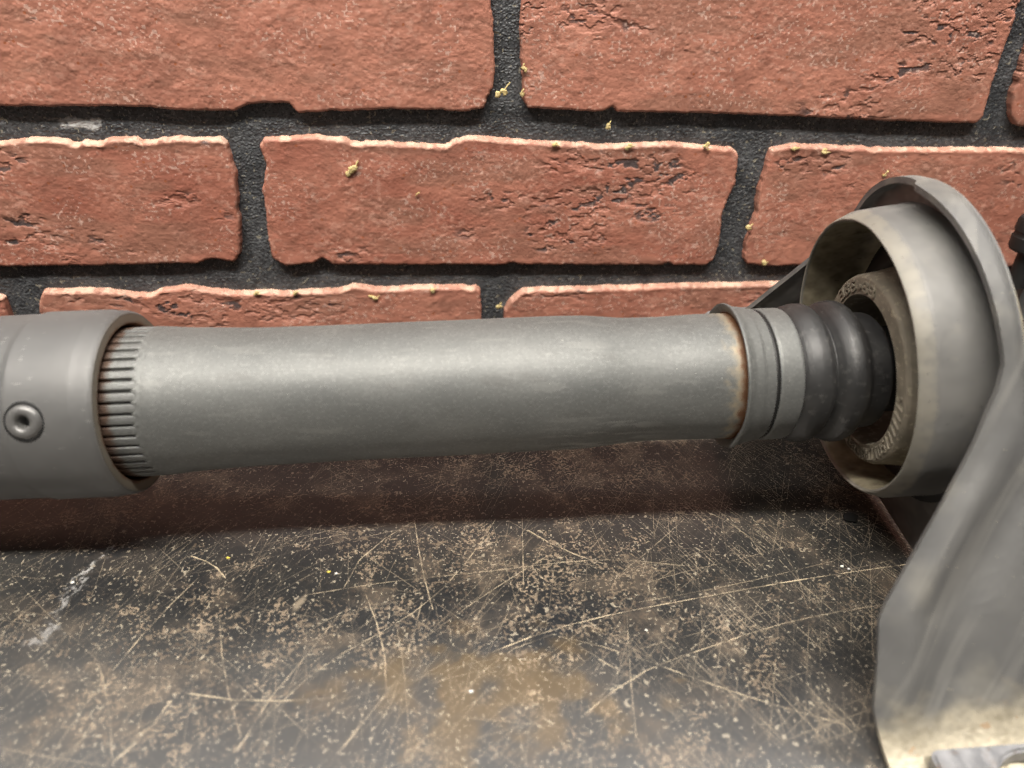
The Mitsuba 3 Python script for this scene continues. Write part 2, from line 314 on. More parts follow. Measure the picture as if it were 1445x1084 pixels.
def ring_color(p, n, uv):
    x, y, z = p.x * 1000, p.y * 1000, p.z * 1000
    c = mix((.125, .124, .120), (.178, .174, .165), fbm(x / 8, y / 8, z / 8, octaves=3) * 1.6 - .3)
    # uv.x: 0 = outside, 1 = worn rim, 2 = dirty inside
    e = fbm(x / 3, y / 3, z / 3, octaves=3)
    c = mix(c, (.40, .36, .27), smoothstep(.1, 1.1, uv.x + 1.3 * (e - .5)) * smoothstep(1.6, 1.1, uv.x) * .30)
    c = mix(c, mix((.17, .145, .100), (.36, .32, .225), e * 1.7 - .35), smoothstep(1.3, 1.9, uv.x))
    c = mix(c, (.07, .07, .07), smoothstep(.90, .96, noise(x / 1.2, y / 1.2, z / 1.2)) * .4)
    return c
scene['m_ring'] = two(bumped(bracket_height, .00006, {'type': 'principled', 'base_color': mikit.proc(ring_color), 'roughness': .50, 'specular': .45, 'metallic': .2}))

def carrier_color(p, n, uv):
    x, y, z = p.x * 1000, p.y * 1000, p.z * 1000
    c = mix((.13, .115, .088), (.23, .20, .155), fbm(x / 5, y / 5, z / 5, octaves=3) * 1.7 - .35)
    return mix(c, (.36, .32, .24), smoothstep(.58, .8, fbm(x / 1.1, y / 1.1, z / 1.1, octaves=2)) * .5)
scene['m_carrier'] = two(bumped(bracket_height, .00018, {'type': 'principled', 'base_color': mikit.proc(carrier_color), 'roughness': .68, 'specular': .3}))
def silver_color(p, n, uv):
    x, y, z = p.x * 1000, p.y * 1000, p.z * 1000
    c = mix((.13, .132, .14), (.32, .32, .33), fbm(x / 2, y / 4, z / 4, octaves=3) * 1.7 - .35)
    return mix(c, (.17, .11, .07), smoothstep(.56, .8, fbm(x / 2, y / 2, z / 2, octaves=4)) * .6)
scene['m_silver'] = two({'type': 'principled', 'base_color': mikit.proc(silver_color), 'roughness': .5, 'metallic': .5, 'specular': .5})
scene['m_black'] = two({'type': 'principled', 'base_color': rgb(.012, .012, .012), 'roughness': .5, 'specular': .4})
def straw_color(p, n, uv):
    x, y, z = p.x * 1000, p.y * 1000, p.z * 1000
    return mix((.46, .34, .12), (.72, .60, .32), noise(x / .5, y / .5, z / .5))
scene['m_straw'] = two({'type': 'principled', 'base_color': mikit.proc(straw_color), 'roughness': .7, 'specular': .3})
scene['m_white_crumb'] = two({'type': 'principled', 'base_color': rgb(.72, .70, .66), 'roughness': .5, 'specular': .4})
scene['m_yellow_crumb'] = two({'type': 'principled', 'base_color': rgb(.70, .55, .10), 'roughness': .5, 'specular': .4})

# ------------------------------------------------------------------ the bench top
bt = trimesh.creation.box(extents=[1.4, 0.80, 0.03]); bt.apply_translation([0.03, -0.40 - 0.024, -0.015])
put('workbench_top', bt, 'm_bench', smooth=False)
lab('workbench_top', 'dark scratched workbench top with tan wear and an ochre stain', 'workbench', kind='structure')

# ------------------------------------------------------------------ the brick wall panel
DEPTH = 3.4            # brick face stands proud of the mortar, mm
def mortar_mesh():
    xs, zs = np.arange(-360, 441, 2.5), np.arange(-90, 271, 2.5)
    X, Z = np.meshgrid(xs, zs, indexing='ij'); P = np.stack([X, 0 * X + DEPTH, Z], -1)
    P[..., 1] += .8 * (meshkit.fbm(np.stack([X / 9, Z / 9, 0 * X], -1), 3, 5) - .5)
    P[..., 1] = np.maximum(P[..., 1], DEPTH - .25)
    return sheet(P * MM, 0.008)
lab('brick_wall', 'red brick faced wall panel with black mortar behind the workbench', 'wall')
put('brick_wall__mortar', mortar_mesh(), 'm_mortar', smooth=True)
lab('brick_wall__mortar', 'black gritty mortar with a white smear')

scene['m_upper'] = two({'type': 'principled', 'base_color': rgb(.55, .54, .53), 'roughness': .7})
uw = trimesh.creation.box(extents=[1.6, .02, 1.3]); uw.apply_translation([.03, .0205, .272 + .65])
put('added_pale_wall', uw, 'm_upper', smooth=False); lab('added_pale_wall', 'unseen plain pale wall added above the brick faced panel for its reflection in the workbench', 'wall', kind='structure')  # out of view, added as something pale for the bench to reflect

def brick_mesh(poly_pts, seed, step=0.8, jag=.55, ring=.42):
    rs = np.random.default_rng(seed)
    pg = Polygon(poly_pts).buffer(-1.6).buffer(1.6, quad_segs=6)
    pg = max(getattr(pg, 'geoms', [pg]), key=lambda g: g.area)
    L = pg.exterior.length; n = int(L / ring); t = np.arange(n) * L / n
    pts = np.array([pg.exterior.interpolate(v).coords[0] for v in t])
    tan = np.roll(pts, -1, 0) - np.roll(pts, 1, 0); tan /= np.linalg.norm(tan, axis=1, keepdims=True)
    nor = np.stack([tan[:, 1], -tan[:, 0]], -1)
    if (np.einsum('ij,ij->i', nor, pts - pts.mean(0))).sum() < 0: nor = -nor
    q = np.concatenate([pts / 5.0, np.full((n, 1), seed * 3.7)], 1); q2 = np.concatenate([pts / 1.3, np.full((n, 1), seed * 1.7)], 1)
    jit = jag * 2.2 * (meshkit.fbm(q, 3, seed) - .5) + jag * 1.3 * (meshkit.fbm(q2, 2, seed + 9) - .5)
    chip = meshkit.noise(q * .55 + 11, seed + 4); jit -= 1.1 * np.clip((chip - .80) / .1, 0, 1)
    ring_pts = pts + nor * jit[:, None]; up = nor[:, 1]
    pg2 = Polygon(ring_pts).buffer(0)
    pg2 = max(getattr(pg2, 'geoms', [pg2]), key=lambda g: g.area)
    x0, y0, x1, y1 = pg2.bounds
    gx, gy = np.meshgrid(np.arange(x0, x1, step), np.arange(y0, y1, step), indexing='ij')
    g = np.stack([gx, gy], -1).reshape(-1, 2) + rs.uniform(-.25, .25, (gx.size, 2)) * step
    inset = []
    for dd in (.28, .6, 1.0):
        ii = ring_pts - nor * dd; inset.append(ii[::1 if dd < .5 else 2])
    cand = np.vstack(inset + [g]); cand = cand[shapely.contains_xy(pg2, cand[:, 0], cand[:, 1])]
    dist = shapely.distance(shapely.points(cand), pg2.exterior)
    cand, dist = cand[dist > .12], dist[dist > .12]
    V2 = np.vstack([ring_pts, cand]); tri = Delaunay(V2).simplices
    cen = V2[tri].mean(1); tri = tri[shapely.contains_xy(pg2, cen[:, 0], cen[:, 1])]
    d = np.r_[np.zeros(n), dist]
    near = cKDTree(ring_pts).query(V2)[1]; topness = up[near]
    q3 = np.concatenate([V2 / 14.0, np.full((len(V2), 1), seed * 5.1)], 1); q4 = np.concatenate([V2 / [3.2, 2.0], np.full((len(V2), 1), seed * 2.1)], 1)
    h = .6 * np.exp(-(d / .42) ** 1.3) + .9 * (meshkit.fbm(q3, 3, 3) - .5)
    lump = meshkit.fbm(q4, 3, 8); h += .35 * np.clip(lump - .55, 0, 1) * -3.0 * np.clip((d) / 1.5, 0, 1)
    lip = np.exp(-((d - 1.0) / .6) ** 2) * np.clip(topness, 0, 1) * meshkit.noise(q3 * 2.2, 21); h -= .45 * lip
    y = h
    V = np.stack([V2[:, 0], y, V2[:, 1]], -1)
    out = .2 + .45 * np.clip(up, 0, 1) + .5 * (meshkit.fbm(q2 * .6, 2, seed + 30) - .4)
    mid = np.stack([ring_pts[:, 0] + nor[:, 0] * out * .5, np.full(n, DEPTH * .45) + y[:n] * .3, ring_pts[:, 1] + nor[:, 1] * out * .5], -1)
    base = np.stack([ring_pts[:, 0] + nor[:, 0] * out, np.full(n, DEPTH + .9), ring_pts[:, 1] + nor[:, 1] * out], -1)
    m0 = len(V); V = np.vstack([V, mid, base]); i = np.arange(n); j = (i + 1) % n
    sk = np.vstack([np.stack([i, j, j + m0], -1), np.stack([i, j + m0, i + m0], -1), np.stack([i + m0, j + m0, j + m0 + n], -1), np.stack([i + m0, j + m0 + n, i + m0 + n], -1)])
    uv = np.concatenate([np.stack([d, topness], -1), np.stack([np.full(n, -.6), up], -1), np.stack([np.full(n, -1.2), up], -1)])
    F = np.vstack([tri, sk])
    e1, e2 = V[F[:len(tri), 1]] - V[F[:len(tri), 0]], V[F[:len(tri), 2]] - V[F[:len(tri), 0]]
    wrong = np.cross(e1, e2)[:, 1] > 0; F[:len(tri)][wrong] = F[:len(tri)][wrong][:, ::-1]
    sgn = np.cross(V[sk[0, 1]] - V[sk[0, 0]], V[sk[0, 2]] - V[sk[0, 0]]) @ np.array([nor[0, 0], 0, nor[0, 1]])
    if sgn < 0: F[len(tri):] = F[len(tri):][:, ::-1]
    return trimesh.Trimesh(V * MM, F, process=False), uv
def box_pts(x0, x1, z0, z1): return [(x0, z0), (x1, z0), (x1, z1), (x0, z1)]
BR = []
BR.append(([(-178, 138), (-181, 120), (-180, 100), (-177, 86)] + [(-168.3, 84.5), (-145.2, 85.1), (-114, 85.3), (-106.3, 84.4), (-82.4, 84.2), (-76.7, 86.7), (-70.7, 87.3), (-61, 87.5), (-58.3, 83.8), (-25.2, 85.9), (8.2, 85.6), (14.4, 86.8)] + [(18, 91.7), (18.7, 100.8), (17.8, 118), (16.7, 122.7), (16.1, 138)], 'broad pale red brick at the upper left with a smooth face', 1))
BR.append(([(30, 139), (28.7, 125.3), (28, 115.9), (29.1, 103.5), (30.2, 90.5), (32.3, 87.1), (62.6, 86.2), (66.7, 88.4), (68.9, 86.3), (102.2, 86.2), (142.9, 85.7), (177.1, 84.5), (224, 84), (226.1, 86.7), (224.6, 99.3), (223.9, 115.3), (224.3, 127.9), (225, 138)], 'brick at the upper right with pitted face and dark cracks', 2))
BR.append(([(235, 139), (234, 118), (234.6, 104.9), (235.1, 96.7), (238.2, 88.3), (243, 83.1), (430, 84), (430, 139)], 'brick of which only a corner shows at the right edge', 3))
BR.append(([(-290, 19), (-190.3, 19.2), (-109.9, 20.7), (-102, 23), (-93.4, 21.3), (-90.1, 26.2), (-87.7, 40.5), (-86.4, 58.5), (-88, 71.2), (-89.8, 73.1), (-130.2, 72.9), (-136.1, 70.9), (-159.4, 72.3), (-172.9, 70.8), (-290, 72)], 'middle row brick at the left with even rounded right end', 4))
BR.append(([(-72.8, 73.3), (-51.1, 74.7), (-31.7, 72.5), (-3.3, 71.7), (8.2, 75.2), (37.3, 73.3), (58, 72.7), (64, 72.2), (93.8, 73.7), (120.2, 71.6), (122.8, 69.3), (124.1, 57.2), (120.9, 44.5), (122.2, 29.5), (121.1, 21.6), (118.5, 19.2), (105.8, 19.2), (1.8, 19.8), (-51.1, 19.9), (-55.4, 23.2), (-60.2, 20.6), (-72.6, 19.3), (-76.6, 22.9), (-77.5, 31.1), (-76.2, 43.7), (-76.5, 52.7), (-73.3, 62.9), (-74.9, 70.8)], 'central whole brick with ragged pits along its lower edge', 5))
BR.append(([(137.1, 71.8), (146, 73.7), (187.4, 72.4), (219.5, 72.7), (250.6, 72.8), (330, 72.6), (332, 20), (275.4, 17.7), (173.6, 19.7), (149.8, 18.7), (137.7, 19.5), (135.3, 22.6), (135.2, 31.3), (136.5, 44.5), (135.6, 54.1), (136.5, 67.9)], 'brick behind the round bearing ring at the right', 6))
BR.append(([(-181.2, -2.1), (-178.2, 4.8), (-176.8, 7.2), (-150.2, 7.4), (-134.4, 4.5), (-127.7, 7.3), (-116.8, 8.9), (-96, 6), (-74.4, 5.9), (-49.3, 6.8), (-42.8, 9.2), (-33.5, 7.4), (-11.1, 8.4), (11.4, 8.6), (13.3, 6.4), (14.7, -3.8), (14, -45), (-181, -45)], 'lowest row brick above the left half of the tube', 7))
BR.append(([(25.4, -3.8), (28.5, 1.7), (34.2, 6.7), (74, 7.5), (107.6, 8.5), (128, 8.7), (148.6, 9.3), (226, 8.5), (227, -45), (25, -45)], 'lowest row brick above the right end of the tube', 8))
BR.append((box_pts(-350, -194.5, -45, 4.5), 'brick corner just above the left housing', 9))
BR.append((box_pts(-350, -192, 85, 138), None, 10))
for row, (z0, z1) in enumerate(((151, 204), (217, 262))):
    off = -0.5 if row % 2 == 0 else 0
    for k in range(-1, 3):
        xa = 23 + 210 * (k + off - .0) + 6; xb = xa + 198
        xa, xb = max(xa, -355), min(xb, 435)
        if xb - xa > 20: BR.append((box_pts(xa, xb, z0, z1), None, 20 + row * 5 + k))
for pts, text, seed in BR:
    far = seed >= 10
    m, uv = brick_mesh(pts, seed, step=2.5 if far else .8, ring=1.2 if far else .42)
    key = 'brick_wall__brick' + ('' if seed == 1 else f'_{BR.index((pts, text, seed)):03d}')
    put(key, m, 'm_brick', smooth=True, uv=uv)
    if text: lab(key, text)

# ------------------------------------------------------------------ the shaft
lab('drive_shaft', 'grey drive shaft with splined joint, rubber boot and bearing bracket lying on the workbench', 'drive shaft')
S = 'drive_shaft__'
fr = (SN, SU, SW); O0 = on_axis(0.0)
# joint housing (left): hollow sleeve with a face towards the splines
hp = dense([(-.215, .0225), (-.1045, .0238)], .004) + [(-.1030, .0238), (-.1022, .02385), (-.1012, .0242)] + dense([(-.1008, .0243), (-.0868, .0243)], .0006) + \
     [(-.0862, .02428), (-.0855, .0241), (-.0845, .0240), (-.0832, .02395), (-.0822, .0237), (-.0816, .0232), (-.0815, .0228), (-.0815, .0212), (-.0816, .0207), (-.0821, .0203), (-.0832, .0201)] + dense([(-.085, .0201), (-.118, .0201)], .003) + [(-.118, .0201), (-.118, .0100)]
put(S + 'joint_flange', lathe([(-.235, .001), (-.235, .0335), (-.234, .0343), (-.222, .0343), (-.221, .0335), (-.221, .022)], O0, fr, 120), 'm_housing', smooth=35)
# rivet: domed ring with a dimple
def rivet():
    c = np.array([-0.0971, -0.1582, 0.0505]); ax = on_axis((c - AX0) @ AXD - .1); nrm = unit(c - ax); f3 = frame(nrm)
    pr = [(-.0008, .0056), (-.0002, .0055), (.0004, .00535), (.0011, .0048), (.0015, .0040), (.00155, .0031), (.0012, .0023), (.0004, .00185), (-.0016, .0016), (-.0030, .0014), (-.0032, .0010), (-.0026, .0006), (-.0024, .0001)]
    return lathe(pr, ax + nrm * .0242, f3, 48)
rv = rivet(); rv.vertices = rv.vertices.mean(0) + (rv.vertices - rv.vertices.mean(0)) * .75
hm = lathe(hp, O0, fr, 440); hm.update_faces(np.linalg.norm(hm.triangles_center - np.array([-.0971, -.1582, .0505]), axis=1) > .0034)
put(S + 'joint_housing', hm, 'm_housing', smooth=35); lab(S + 'joint_housing', 'wide grey cylindrical joint housing with a rust-edged mouth')
put(S + 'joint_housing__rivet', rv, 'm_rivet', smooth=50); lab(S + 'joint_housing__rivet', 'round dimpled rivet')
def rivet_gap_shade():
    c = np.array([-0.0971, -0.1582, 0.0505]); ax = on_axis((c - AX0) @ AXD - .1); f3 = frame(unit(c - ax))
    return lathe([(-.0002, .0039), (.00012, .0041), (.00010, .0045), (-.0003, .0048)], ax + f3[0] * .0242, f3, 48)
put(S + 'joint_housing__rivet_gap_shade', rivet_gap_shade(), 'm_black', smooth=50)  # black ring standing in for the shaded, grimy gap round the rivet
# splines
NT = 44
def tooth(a, th):
    ph = (th * NT / (2 * np.pi)) % 1.0; e = np.minimum(ph, 1 - ph)                 # 0 in the middle of a groove
    half = .5 - e                                                                     # distance from the tooth's middle, 0..0.5
    aend = -.0762 + .0015 * np.sqrt(np.clip(1 - (half / .5) ** 2, 0, 1)); end = np.clip((a - aend) / .0012, 0, 1); end = end * end * (3 - 2 * end)
    ridge = np.clip((e - .02) / .15, 0, 1); ridge = ridge * ridge * (3 - 2 * ridge)
    crown = .00016 * (half / .5) ** 2
    return -(.0010 * (1 - ridge) + crown) * (1 - end) - .00010 * np.exp(-((a - aend - .0009) / .0006) ** 2)
sp = [(-.1175, .0195)] + [(a, .0195) for a in np.linspace(-.110, -.078, 12)] + [(a, .0195 - .0009 * np.clip((a + .0738) / .0033, 0, 1) ** 1.6) for a in np.linspace(-.0776, -.0705, 44)]
put(S + 'spline', lathe(sp, O0, fr, NT * 20, bump=tooth), 'm_tube', smooth=40); lab(S + 'spline', 'ring of fine lengthwise spline teeth inside the housing mouth')
# tube
tp = spline_profile([(-.0745, .0187), (-.0725, .01935), (-.069, .01905), (-.065, .0188), (-.058, .0185), (-.050, .0182), (-.040, .0181), (0, .0180), (.028, .0180), (.035, .0179), (.041, .0174), (.047, .01685), (.055, .0167), (.068, .0170), (.0768, .0170)], 14)
def tube_bump(a, th):
    q = np.stack(np.broadcast_arrays(a / .022, np.cos(th) * 1.3, np.sin(th) * 1.3), -1)
    return .00035 * (meshkit.fbm(q, 2, 3) - .5) * np.clip((a + .07) / .02, 0, 1)
put(S + 'tube', lathe(tp, O0, fr, 200, bump=tube_bump), 'm_tube', smooth=True); lab(S + 'tube', 'long satin grey tube with a rusty right end')
# dust shield + clamp band on the boot
ds = [(.0748, .0171), (.0740, .0187), (.0737, .0193), (.0738, .01965), (.0742, .01975), (.0748, .0195), (.0757, .0190), (.0768, .0187), (.0780, .0186), (.0786, .0184), (.0796, .0180), (.0812, .01795), (.0817, .0177), (.0818, .0168)]
put(S + 'dust_shield', lathe(ds, O0, fr, 200), 'm_tube', smooth=45); lab(S + 'dust_shield', 'flared grey metal collar at the end of the tube')
put(S + 'seal_ring', lathe([(.0812, .0166), (.0813, .0174), (.0820, .0177), (.0828, .0174), (.0832, .0166)], O0, fr, 160), 'm_black', smooth=60); lab(S + 'seal_ring', 'thin shiny black ring between collar and clamp')
cl = [(.0826, .0166), (.0828, .0177), (.0831, .0179), (.0840, .01795), (.0860, .0179), (.0882, .0179), (.0887, .0178), (.0889, .0176), (.0889, .0166)]
put(S + 'boot_clamp', lathe(cl, O0, fr, 200), 'm_tube', smooth=45); lab(S + 'boot_clamp', 'plain grey clamp band round the boot')
bp = spline_profile([(.0880, .0168), (.0889, .0169), (.0900, .0177), (.0915, .01845), (.0935, .01885), (.0952, .01875), (.0967, .0178), (.0976, .0165), (.0981, .0159), (.0986, .0165), (.0998, .0180), (.1018, .0192), (.1034, .0194), (.1048, .0190), (.1060, .0179), (.1068, .0167), (.1074, .0160), (.1082, .0158), (.1100, .0158), (.1122, .01575), (.1130, .0153), (.1133, .0146), (.1134, .0120)], 10)
put(S + 'boot', lathe(bp, O0, fr, 200), 'm_rubber', smooth=True); lab(S + 'boot', 'black rubber bellows boot with two folds')
put(S + 'inner_shaft', lathe([(.086, .0118), (.27, .0118), (.27, .0005)], O0, fr, 64), 'm_black', smooth=40)
def wrap_text(text, height, O, f3, r, ang0, per, inward, axial0, depth=.0004, flat=True, bold=False):
    """letters one by one round the axis: flat = on a face at axial0, else on the cylinder of radius r"""
    parts = []; n, u, w = f3
    for k, ch in enumerate(text):
        if ch == ' ': continue
        m = meshkit.text_mesh(ch, height, depth, bold=bold); b = m.bounds; m.apply_translation([-(b[0][0] + b[1][0]) / 2, -height / 2, 0])
        m.apply_scale([min(1.0, per * r * .82 / max(b[1][0] - b[0][0], 1e-6)), 1, 1])
        a = ang0 + k * per; e = u * math.cos(a) + w * math.sin(a); tdir = -u * math.sin(a) + w * math.cos(a)
        if flat:
            up = -e if inward else e; out = -n; right = np.cross(up, out); org = O + e * r + n * axial0
        else:
            out = e; up = tdir if inward else n; right = np.cross(up, out); org = O + e * (r - .0001) + n * axial0
        V = np.asarray(m.vertices); m.vertices = org + V[:, :1] * right + V[:, 1:2] * up + V[:, 2:] * out; parts.append(m)
    mm = trimesh.util.concatenate(parts); return mm
tt = wrap_text('TTL', .0024, O0, fr, .01578, math.radians(18), .16, False, .1095, .00035, flat=False)
put(S + 'boot__lettering', tt, 'm_rubber', smooth=False)

# bearing carrier inside the ring
fc = (CN, CU, CW)
cp = [(.024, .0203), (.002, .0204), (.0004, .0205), (0, .0208), (0, .0215), (0, .0250), (.0003, .0256), (.0012, .0261), (.006, .0266), (.012, .0279), (.020, .0282)]
put(S + 'bearing_carrier', lathe(dense(cp, .002), CO, fc, 180), 'm_carrier', smooth=40); lab(S + 'bearing_carrier', 'dusty brown bearing ring with moulded lettering')
l1 = wrap_text('E83•88', .0030, CO, fc, .0231, math.radians(143), -.17, False, .0001, .0006, bold=True)
l2 = wrap_text(':I8XX0M7I05', .0031, CO, fc, .0233, math.radians(268 - 360), .112, True, .0001, .00055)
l3 = wrap_text('//////•', .0027, CO, fc, .0233, math.radians(268 - 360) + .112 * 11, .105, True, .0001, .00055)
put(S + 'bearing_carrier__lettering', l1, 'm_carrier', smooth=False)
put(S + 'bearing_carrier__lettering_001', l2, 'm_carrier', smooth=False)
put(S + 'bearing_carrier__lettering_002', l3, 'm_carrier', smooth=False)
put(S + 'rubber_web', lathe(dense([(.0125, .0262), (.0105, .029), (.0105, .033), (.0135, .0372)], .0012), CO, fc, 120), 'm_black', smooth=True)

# outer ring of the bracket
fb = (BN, BU, BW)
rp = [(.024, .0362), (.010, .0362), (.0015, .0363), (.0004, .0364), (0, .0367), (-.0002, .0370), (0, .0373), (.0012, .0379), (.0030, .0386), (.0036, .0389), (.0044, .0390), (.010, .0392), (.0150, .0394), (.0165, .0398)]
ru = [2, 2, 2, 1.6, 1.2, 1, 1, .9, .7, .3, 0, 0, 0, 0]
def interp_prof(pr, val, step):
    o, v = [pr[0]], [val[0]]
    for p, q, a, b in zip(pr[:-1], pr[1:], val[:-1], val[1:]):
        k = max(1, int(math.hypot(q[0] - p[0], q[1] - p[1]) / step))
        for t in range(1, k + 1): o.append((p[0] + (q[0] - p[0]) * t / k, p[1] + (q[1] - p[1]) * t / k)); v.append(a + (b - a) * t / k)
    return o, v
rpd, rud = interp_prof(rp, ru, .0015)
def ring_bump(a, th):
    q = np.stack(np.broadcast_arrays(a / .02, np.cos(th) * 3, np.sin(th) * 3), -1); return .0005 * (meshkit.fbm(q, 3, 6) - .5)
rm = lathe(rpd, BO, fb, 220, bump=ring_bump)
put(S + 'bearing_ring', rm, 'm_ring', smooth=True, uv=np.stack([np.repeat(rud, 220), np.zeros(len(rud) * 220)], -1)); lab(S + 'bearing_ring', 'wide open grey ring with worn pale rim')

# bracket: web plate, folded flange over the ring that widens into two arms
RF = .0464
def tangent(px, pw, r):
    d = math.hypot(px, pw); base = math.atan2(pw, px); return base + math.acos(r / d)
FOOT_U, FOOT_W = .0836, -.0463
ta = tangent(FOOT_U, FOOT_W, RF)
def half_path():
    """from the top of the arc to the tip of one foot, (u, w)"""
    th = np.linspace(math.pi / 2, ta, 60); arc = np.stack([RF * np.cos(th), RF * np.sin(th)], -1)
    e = arc[-1]; k = np.array([FOOT_U, FOOT_W]); line = e + (k - e) * np.linspace(0, .93, 46)[1:, None]
    p0 = line[-1]; p2 = k + np.array([.006, -.0012]); tq = np.linspace(0, 1, 9)[1:, None]
    bez = (1 - tq) ** 2 * p0 + 2 * tq * (1 - tq) * k + tq ** 2 * p2
    tip = p2 + np.array([.022, -.0006]) * np.linspace(0, 1, 10)[1:, None]
    return np.vstack([arc, line, bez, tip])
hpth = half_path()
WL = [(-.060, -.0192), (-.0478, -.0192), (-.0386, -.0205), (-.0299, -.0188), (-.0225, -.0178), (-.0200, -.0165), (-.0038, -.0037), (.0076, .0051), (.0134, .0086), (.0176, .0113), (.021, .0125), (.060, .0128)]
def left_edge(p, mul):
    v = float(np.interp(p[1], [a for a, _ in WL], [b for _, b in WL])); v = .0128 - (.0128 - v) * mul if v < .0128 else v
    ang = math.degrees(math.atan2(p[1], p[0]))
    if p[1] > .021: v = float(np.interp(ang, [30, 55, 72, 88, 93, 96, 150], [.0128, .0120, .0112, .0102, .0102, .0119, .0135]))
    elif p[0] < 0: v = min(v, .0150) if p[1] > .015 else v
    return v
NR = .0178
def flange():
    path = np.vstack([(hpth * [-1, 1])[::-1], hpth[1:]]); m = len(path)
    side = np.sign(path[:, 0]); K = 26; rows = []
    tan = np.gradient(path, axis=0); tan /= np.linalg.norm(tan, axis=1, keepdims=True); nor = np.stack([-tan[:, 1], tan[:, 0]], -1)
    for i in range(m):
        nl = left_edge(path[i], 1.0 if side[i] > 0 else .72)
        t = np.linspace(0, 1, K) ** 1.0; nn = nl + (NR - nl) * t
        dist = nn - nl; armw = np.clip((.0165 - path[i, 1]) / .02, 0, 1) * np.clip((path[i, 1] + .046) / .012, 0, 1)
        fold = .0014 * np.exp(-((dist - .0065) / .0042) ** 2) - .0016 * np.exp(-((dist - .0165) / .0058) ** 2)
        back = np.clip((nn - (NR - .003)) / .003, 0, 1); bend = -.0022 * (1 - np.sqrt(np.clip(1 - back ** 2, 0, 1)))
        wave = .0002 * (meshkit.fbm(np.array([[path[i, 0] * 120, path[i, 1] * 120, v * 90] for v in nn]), 2, 4) - .5)
        off = fold * armw + bend + wave
        rows.append(np.stack([nn, path[i, 0] + nor[i, 0] * off, path[i, 1] + nor[i, 1] * off], -1))
    P = np.array(rows); return sheet(to_world(P, BO, *fb), .0016)
fl = flange()
put(S + 'bracket', fl, 'm_bracket', smooth=35); lab(S + 'bracket', 'pressed grey steel bracket whose near arm is caked with beige dirt')
def web():
    low = -.0524
    pts = [tuple(p) for p in (hpth * [-1, 1])[::-1] if p[1] > -.046] + [tuple(p) for p in hpth[1:] if p[1] > -.046]
    pts = [(x * .985, z * .985 if z > 0 else z) for x, z in pts if abs(x) < FOOT_U + .002]
    pg = Polygon(pts + [(FOOT_U - .001, low), (-FOOT_U + .001, low)]).buffer(0).difference(Point(0, 0).buffer(.0385, quad_segs=32))
    m = trimesh.creation.extrude_polygon(pg, .0015, engine='earcut'); V = np.asarray(m.vertices)
    m = trimesh.Trimesh(to_world(np.stack([V[:, 2] + .0160, V[:, 0], V[:, 1]], -1), BO, *fb), m.faces, process=False)
    trimesh.repair.fix_normals(m); return m
put(S + 'bracket__web_plate', web(), 'm_bracket', smooth=False); lab(S + 'bracket__web_plate', 'upright web plate below the ring')
# silver sleeve with a hole on the near foot, and its twin on the far foot
def pad(sgn):
    pg = shapely.box(-.0120, .0862, .0215, .1085).buffer(-.002).buffer(.002).difference(Point(.006, .0962).buffer(.0082, quad_segs=16))
    a = trimesh.creation.extrude_polygon(pg, .0034, engine='earcut'); b = trimesh.creation.extrude_polygon(pg.buffer(-.0006), .0007, engine='earcut'); b.apply_translation([0, 0, .0034])
    m = trimesh.util.concatenate([a, b]); V = np.asarray(m.vertices)
    m = trimesh.Trimesh(to_world(np.stack([V[:, 0], sgn * V[:, 1], V[:, 2] - .0458], -1), BO, *fb), m.faces, process=False); trimesh.repair.fix_normals(m); return m
put(S + 'bracket__bolt_pad', pad(1), 'm_silver', smooth=False); lab(S + 'bracket__bolt_pad', 'scraped silver pad round the rusty bolt hole of the near foot')
put(S + 'bracket__bolt_pad_001', pad(-1), 'm_silver', smooth=False)
# tab and rubber capped stud at the right edge
tb = trimesh.creation.box(extents=[.09, .004, .0245]); tb.apply_translation([.2985, -.0265, .01265])
put(S + 'tab', tb, 'm_bracket', smooth=False)
st = lathe([(-.0155, .0040), (.0, .0040), (.0001, .0070), (.0006, .0080), (.0018, .0086), (.0062, .0087), (.0068, .0082), (.0082, .0082), (.0088, .0087), (.0128, .0086), (.0142, .0080), (.0148, .0066), (.0149, .0003)], np.array([.2465, -.0305, .0385]), frame([.02, .05, 1]), 64)
put(S + 'stud', st, 'm_black', smooth=40); lab(S + 'stud', 'black rubber capped stud cut by the right edge of the picture')

# ------------------------------------------------------------------ loose bits
def crumb(size, seed, flat=1.0):
    m = trimesh.creation.icosphere(subdivisions=2, radius=1.0); v = np.asarray(m.vertices)
    v = v * (1 + .9 * (meshkit.fbm(v * 1.7 + seed * 3.3, 3, seed) - .5))[:, None]; return trimesh.Trimesh(v * np.asarray(size), m.faces, process=False)
def husk(x, z, length, ang, seed, lumps=3):
    """a torn curl of dry straw with a few lumps, stuck to the wall near (x, z) in mm"""
    rs = np.random.default_rng(seed); parts = []; fat = 1.5 if length > 5 else 1.15
    c, s = math.cos(ang), math.sin(ang); t = np.linspace(0, 1, 7)
    px = x + length * (t - .5) * c + .35 * np.sin(t * 7 + seed); pz = z + length * (t - .5) * s + .35 * np.cos(t * 6 + seed); py = -.6 - .5 * np.sin(t * 3.1)
    for k in range(6):
        a, b = np.array([px[k], py[k], pz[k]]), np.array([px[k + 1], py[k + 1], pz[k + 1]])
        parts.append(trimesh.creation.cylinder(radius=(.16 + .12 * rs.random()) * fat, segment=[a, b], sections=7))
    for k in range(lumps):
        q = rs.integers(0, 3); m = crumb(np.array([.55 + .4 * rs.random(), .4, .5 + .4 * rs.random()]) * fat, seed * 7 + k); m.apply_translation([px[q] + rs.uniform(-.7, .7), py[q] + .2, pz[q] + rs.uniform(-.6, .6)]); parts.append(m)
    m = trimesh.util.concatenate(parts); m.apply_scale(MM); return m
